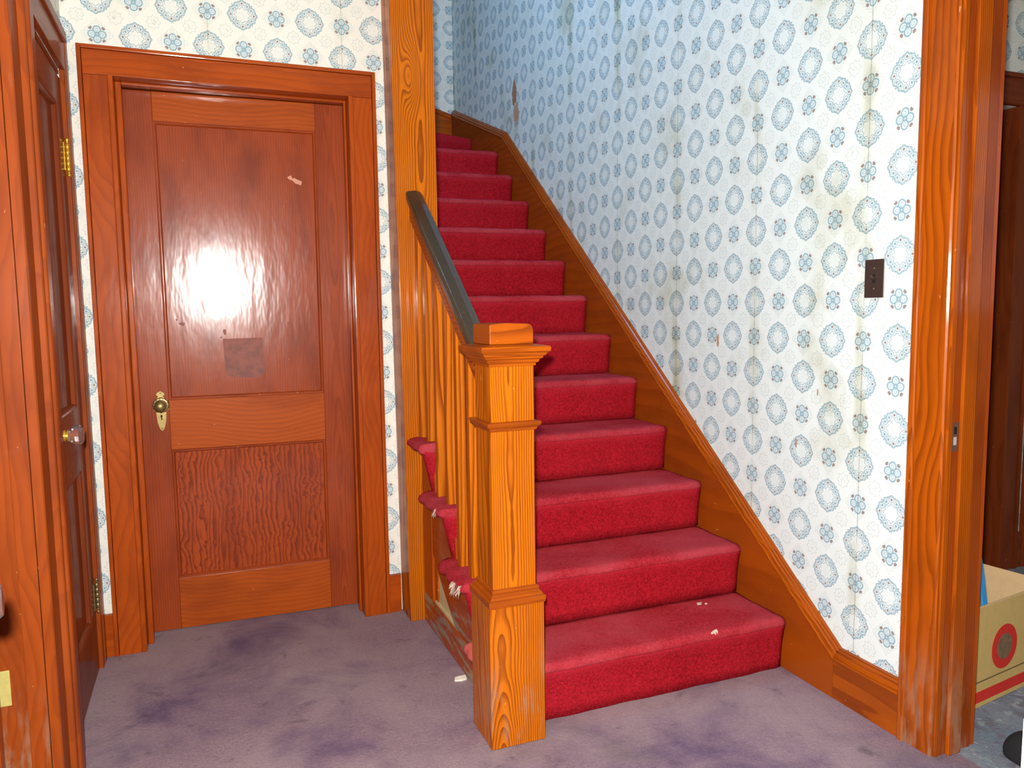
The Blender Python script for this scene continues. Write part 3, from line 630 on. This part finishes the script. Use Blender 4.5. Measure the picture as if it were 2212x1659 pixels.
# baseboard between the stairs and the right doorway
bbr = struct(box('baseboard_right', 1.840, 1.8645, 1.608, 1.861, 0, 0.129, brown('Y', tilt=0.05)), 'varnished baseboard between stairs and right doorway', 'baseboard')
sweep_yz('baseboard_cap', [(1.608, 0.130), K1], capprof, brown('Y'), bbr)

# full height post at the corner of the closet wall
POST = thing('stair_post', 'tall golden pine post rising beside the closet door', 'post', (0.803, 3.09, 0))
def shear_post(bm):
    for v in bm.verts:
        if v.co.x < 0.76: v.co.x += 0.022*(1-v.co.z/2.75)
bm = bmesh.new(); bm_box(bm, 0.714, 0.887, 3.010, 3.1535, 0, CEIL)
shear_post(bm); bevel(bm, 0.003, 2)
for v in bm.verts: v.co -= Vector((0.803, 3.09, 0))
from_bm('post_shaft', bm, gold('Z', tilt=0.012, warp=0.8, knot=(-0.012, 2.16)), POST)

# railing: newel post, hand rail and balusters
RA = ST      # the railing is fixed to the stairs: newel post, handrail and balusters are parts of the staircase
def loc(o, parent=RA):
    return o
cx, cyy = 0.8030, 2.0872
nw = loc(square_stack('newel_post', cx, cyy, [(0.066, 0.40), (0.066, 1.118)], gold('Z', tilt=0.03, org=(0.803, 2.09)), RA, 0.002))
loc(square_stack('base_block', cx, cyy, [(0.0845, 0.0), (0.0845, 0.421)], gold('Z', tilt=0.05, scuff=0.55, org=(0.803, 2.09)), nw, 0.003))
loc(square_stack('base_moulding', cx, cyy, [(0.086, 0.4215), (0.0875, 0.428), (0.0875, 0.440), (0.081, 0.444), (0.078, 0.452), (0.073, 0.456), (0.072, 0.466), (0.067, 0.470), (0.0665, 0.471)], brown('X'), nw))
loc(square_stack('collar', cx, cyy, [(0.0665, 0.925), (0.070, 0.927), (0.073, 0.935), (0.080, 0.940), (0.082, 0.948), (0.080, 0.951), (0.0665, 0.953)], brown('X'), nw))
loc(square_stack('cap', cx, cyy, [(0.0665, 1.108), (0.070, 1.109), (0.0705, 1.116), (0.076, 1.119), (0.079, 1.127), (0.086, 1.131), (0.0865, 1.136), (0.091, 1.138), (0.097, 1.147), (0.103, 1.151), (0.1035, 1.160), (0.101, 1.165), (0.07, 1.170)], brown('X'), nw))
bm = bmesh.new(); pr = [(cx-0.066, 1.1705), (cx+0.066, 1.1705), (cx+0.066, 1.207)]
pr += [(cx+0.048+0.018*math.cos(a), 1.207+0.020*math.sin(a)) for a in (0.4, 0.8, 1.2, 1.5)] + [(cx-0.02, 1.2295), (cx-0.062, 1.227), (cx-0.066, 1.222)]
bm_prism(bm, pr, 'Y', cyy-0.066, cyy+0.075); bevel(bm, 0.003, 2)
loc(from_bm('top_block', bm, brown('X'), nw))
# handrail: sloped sweep with moulded section
SL = R_/T_
def rail_sweep(name, prof, y0, y1, zref, yref, mat, parent):
    bm = bmesh.new(); rows = []
    for yy in (y0, y1):
        rows.append([bm.verts.new((x, yy, zref+(yy-yref)*0.7545+dz)) for x, dz in prof])
    n = len(prof)
    for k in range(n): bm.faces.new((rows[0][k], rows[0][(k+1) % n], rows[1][(k+1) % n], rows[1][k]))
    bm.faces.new(rows[0][::-1]); bm.faces.new(rows[1]); bevel(bm, 0.002, 2)
    return loc(from_bm(name, bm, mat, parent))
hr = rail_sweep('handrail', [(0.760, 0.0), (0.768, 0.007), (0.800, 0.011), (0.818, 0.006), (0.830, -0.008), (0.830, -0.026), (0.760, -0.026)], 2.158, 3.009, 1.694, 2.972, M_RAIL, RA)
hr['label'] = 'dark worn top of the handrail'
rail_sweep('rail_body', [(0.768, -0.0265), (0.822, -0.0265), (0.822, -0.050), (0.815, -0.060), (0.818, -0.070), (0.818, -0.100), (0.772, -0.100), (0.772, -0.070), (0.775, -0.060), (0.768, -0.050)], 2.154, 3.0085, 1.694, 2.972, brown('Y'), hr)
# balusters, two to a tread
for k, (yb0, tread) in enumerate(((2.371, 2), (2.496, 2), (2.622, 3), (2.747, 3), (2.872, 4), (2.978, 4))):
    z0 = tread*R_+0.002; dep = 0.030
    zt = lambda yy: 1.694+(yy-2.972)*0.7545-0.101
    bm = bmesh.new(); bm_prism(bm, [(yb0, z0), (yb0+dep, z0), (yb0+dep, zt(yb0+dep)), (yb0, zt(yb0))], 'X', 0.789, 0.819); bevel(bm, 0.0012, 1)
    loc(from_bm('baluster', bm, gold('Z', tilt=0.006, warp=0.12, org=(0.66, 1.85)), RA))

# ------------------------------------------------------------------ small things
SW = thing('light_switch', 'dark metal toggle light switch plate on the wallpapered wall', 'light switch', (1.865, 1.763, 1.344))
box('plate_edge', -0.0035, 0.0, -0.0352, 0.0352, -0.0572, 0.0572, M_SWITCH_E, SW, 0.0008)
box('plate', -0.0065, -0.0036, -0.0335, 0.0345, -0.0562, 0.0562, M_SWITCH, SW, 0.0008)
tg = prism('toggle', [(-0.0065, -0.006), (-0.021, 0.004), (-0.020, 0.010), (-0.0065, 0.006)], 'Y', -0.0035, 0.0035, M_SWITCH, SW, 0.0006)
box('toggle_slot', -0.0070, -0.0066, -0.0055, 0.0055, -0.0125, 0.0125, M_DARK, SW, 0)
for s_ in (-0.030, 0.030): lathe('screw', [(0.0034, -0.0063), (0.0034, -0.0078), (0.001, -0.0084)], (0, 0, s_), 'X', M_BRASS_D, SW, 12)

BX = thing('cardboard_box', 'open brown cardboard box with red ring print past right doorway', 'box', (2.169, 1.626, 0.0015), math.atan2(0.044, 0.302))
W_, Dp, Hh = 0.56, 0.42, 0.325; x0 = -0.10
box('front_side', x0, x0+W_, 0, 0.004, 0, Hh, M_CARD, BX, 0.001); box('back_side', x0, x0+W_, Dp-0.004, Dp, 0, Hh+0.01, M_CARD_IN, BX, 0.001)
box('left_side', x0, x0+0.004, 0.0045, Dp-0.0045, 0, Hh, M_CARD_IN, BX, 0.001); box('right_side', x0+W_-0.004, x0+W_, 0.0045, Dp-0.0045, 0, Hh, M_CARD_IN, BX, 0.001)
box('bottom', x0+0.0045, x0+W_-0.0045, 0.0045, Dp-0.0045, 0.0, 0.004, M_CARD_IN, BX, 0)
box('top_edge', x0, x0+W_, -0.0004, 0.0044, Hh+0.0001, Hh+0.004, M_CARD_IN, BX, 0.001)
lathe('printed_ring', [(0.073, -0.0002), (0.073, -0.0008), (0.040, -0.0008), (0.040, -0.0002)], (0.176, 0, 0.170), 'Y', M_REDINK, BX, 40, False)['label'] = 'red printed ring'
lathe('printed_picture', [(0.0425, -0.0006), (0.0425, -0.0014), (0.001, -0.0014)], (0.176, 0, 0.170), 'Y', M_BROWNINK, BX, 32, False)['label'] = 'brown printed picture inside the ring'
box('printed_stripe', x0+0.001, x0+W_-0.001, -0.0008, 0.0, 0.016, 0.052, M_REDINK, BX, 0)['label'] = 'red stripe along the bottom'
box('printed_line', 0.02, x0+W_-0.01, -0.0008, 0.0, 0.0815, 0.0855, M_LINEINK, BX, 0)
# bright blue strip standing in the box
bm = bmesh.new(); bm_prism(bm, [(-0.014, 0.0), (0.010, 0.0), (-0.016, 0.11), (-0.040, 0.20), (-0.050, 0.208), (-0.058, 0.198)], 'Y', -0.003, 0.003); bevel(bm, 0.001, 1)
bm2 = from_bm('blue_strip', bm, M_BLUE); bm2.location = (2.312, 1.70, 0.285); bm2.rotation_euler = (0.0, 0.0, 0.1)
tag(bm2, 'bright blue plastic strip sticking up out of cardboard box', 'strip')

# white upright panel at the right edge of the picture
pts = [(1.203, 0.0), (1.50, 0.0), (1.50, 0.62), (1.245, 0.62)] + [(1.239-0.030*math.sin(a), 0.590+0.030*math.cos(a)) for a in (0.2, 0.5, 0.8, 1.1, 1.4, 1.57)]
wp = prism('white_panel', [(x-1.35, z) for x, z in pts], 'Y', -0.011, 0.011, M_WHITE, None, 0.002); wp.location = (1.3575, 0.808, 0.001)
tag(wp, 'white upright board with rounded corner at the lower right edge', 'board')

def scrap(name, loc_, pts, h, label, cat, group=None):
    rr = random.Random(len(label)); bm = bmesh.new()
    top = [bm.verts.new((x, y, h*(0.4+rr.random()*0.6))) for x, y in pts]; bot = [bm.verts.new((x*0.9, y*0.9, 0)) for x, y in pts]
    n = len(pts); bm.faces.new(top); bm.faces.new(bot[::-1])
    for i in range(n): bm.faces.new((bot[i], bot[(i+1) % n], top[(i+1) % n], top[i]))
    o = from_bm(name, bm, M_PAPER if cat == 'paper scrap' else M_FUZZ); o.location = loc_; return tag(o, label, cat, None, group)
scrap('paper_scrap', (0.766, 2.452, 0.001), [(-0.022, -0.006), (0.002, -0.014), (0.022, -0.010), (0.024, 0.012), (0.004, 0.006), (-0.014, 0.012)], 0.012, 'torn white paper scrap on the floor beside the newel post', 'paper scrap')

scrap('plaster_crumb', (1.628, 2.290, 0.1925), [(-0.012, -0.004), (0.004, -0.007), (0.011, 0.0), (0.003, 0.006), (-0.008, 0.005)], 0.008, 'larger white plaster crumb on the lowest red tread', 'crumb', 'plaster crumbs on the lowest tread')
scrap('plaster_crumb', (1.650, 2.281, 0.1925), [(-0.006, -0.002), (0.004, -0.004), (0.006, 0.002), (-0.002, 0.003)], 0.005, 'tiny white plaster crumb just right of the larger one', 'crumb', 'plaster crumbs on the lowest tread')
bm = bmesh.new(); rr = random.Random(3)
for i in range(16):
    x = 1.535+rr.uniform(-0.016, 0.018); z = 0.190+rr.uniform(-0.006, 0.004); y = 2.0745+rr.uniform(0, 0.008)
    a = [bm.verts.new(v) for v in ((x-0.0022, y, z), (x+0.0022, y, z), (x+0.003, y-0.003, z-0.014*rr.uniform(0.5, 1)), (x-0.002, y-0.003, z-0.012))]; bm.faces.new(a)
o = from_bm('worn_spot', bm, M_FUZZ, ST); o['label'] = 'cream backing worn through the edge of the lowest step'

bm = bmesh.new(); bmesh.ops.create_uvsphere(bm, u_segments=28, v_segments=16, radius=1.0)
for v in bm.verts:
    a = math.atan2(v.co.y, v.co.x); w = 1+0.05*math.sin(3*a+1)
    v.co = Vector((v.co.x*0.046*w, v.co.y*0.075*w, max(0.0, v.co.z*0.070+0.015)))
    v.co.z += 0.003*math.sin(v.co.x*90)*(v.co.z > 0.02)
o = from_bm('black_lump', bm, plain('soft_black', lin(26, 24, 28), 0.9, noise_amt=0.4, scale=50), None, True); o.location = (2.070, 1.365, 0.0005)  # small dark rounded shape at the frame edge, identity unknown
tag(o, 'small rounded black pouch on carpet at lower right corner', 'lump')
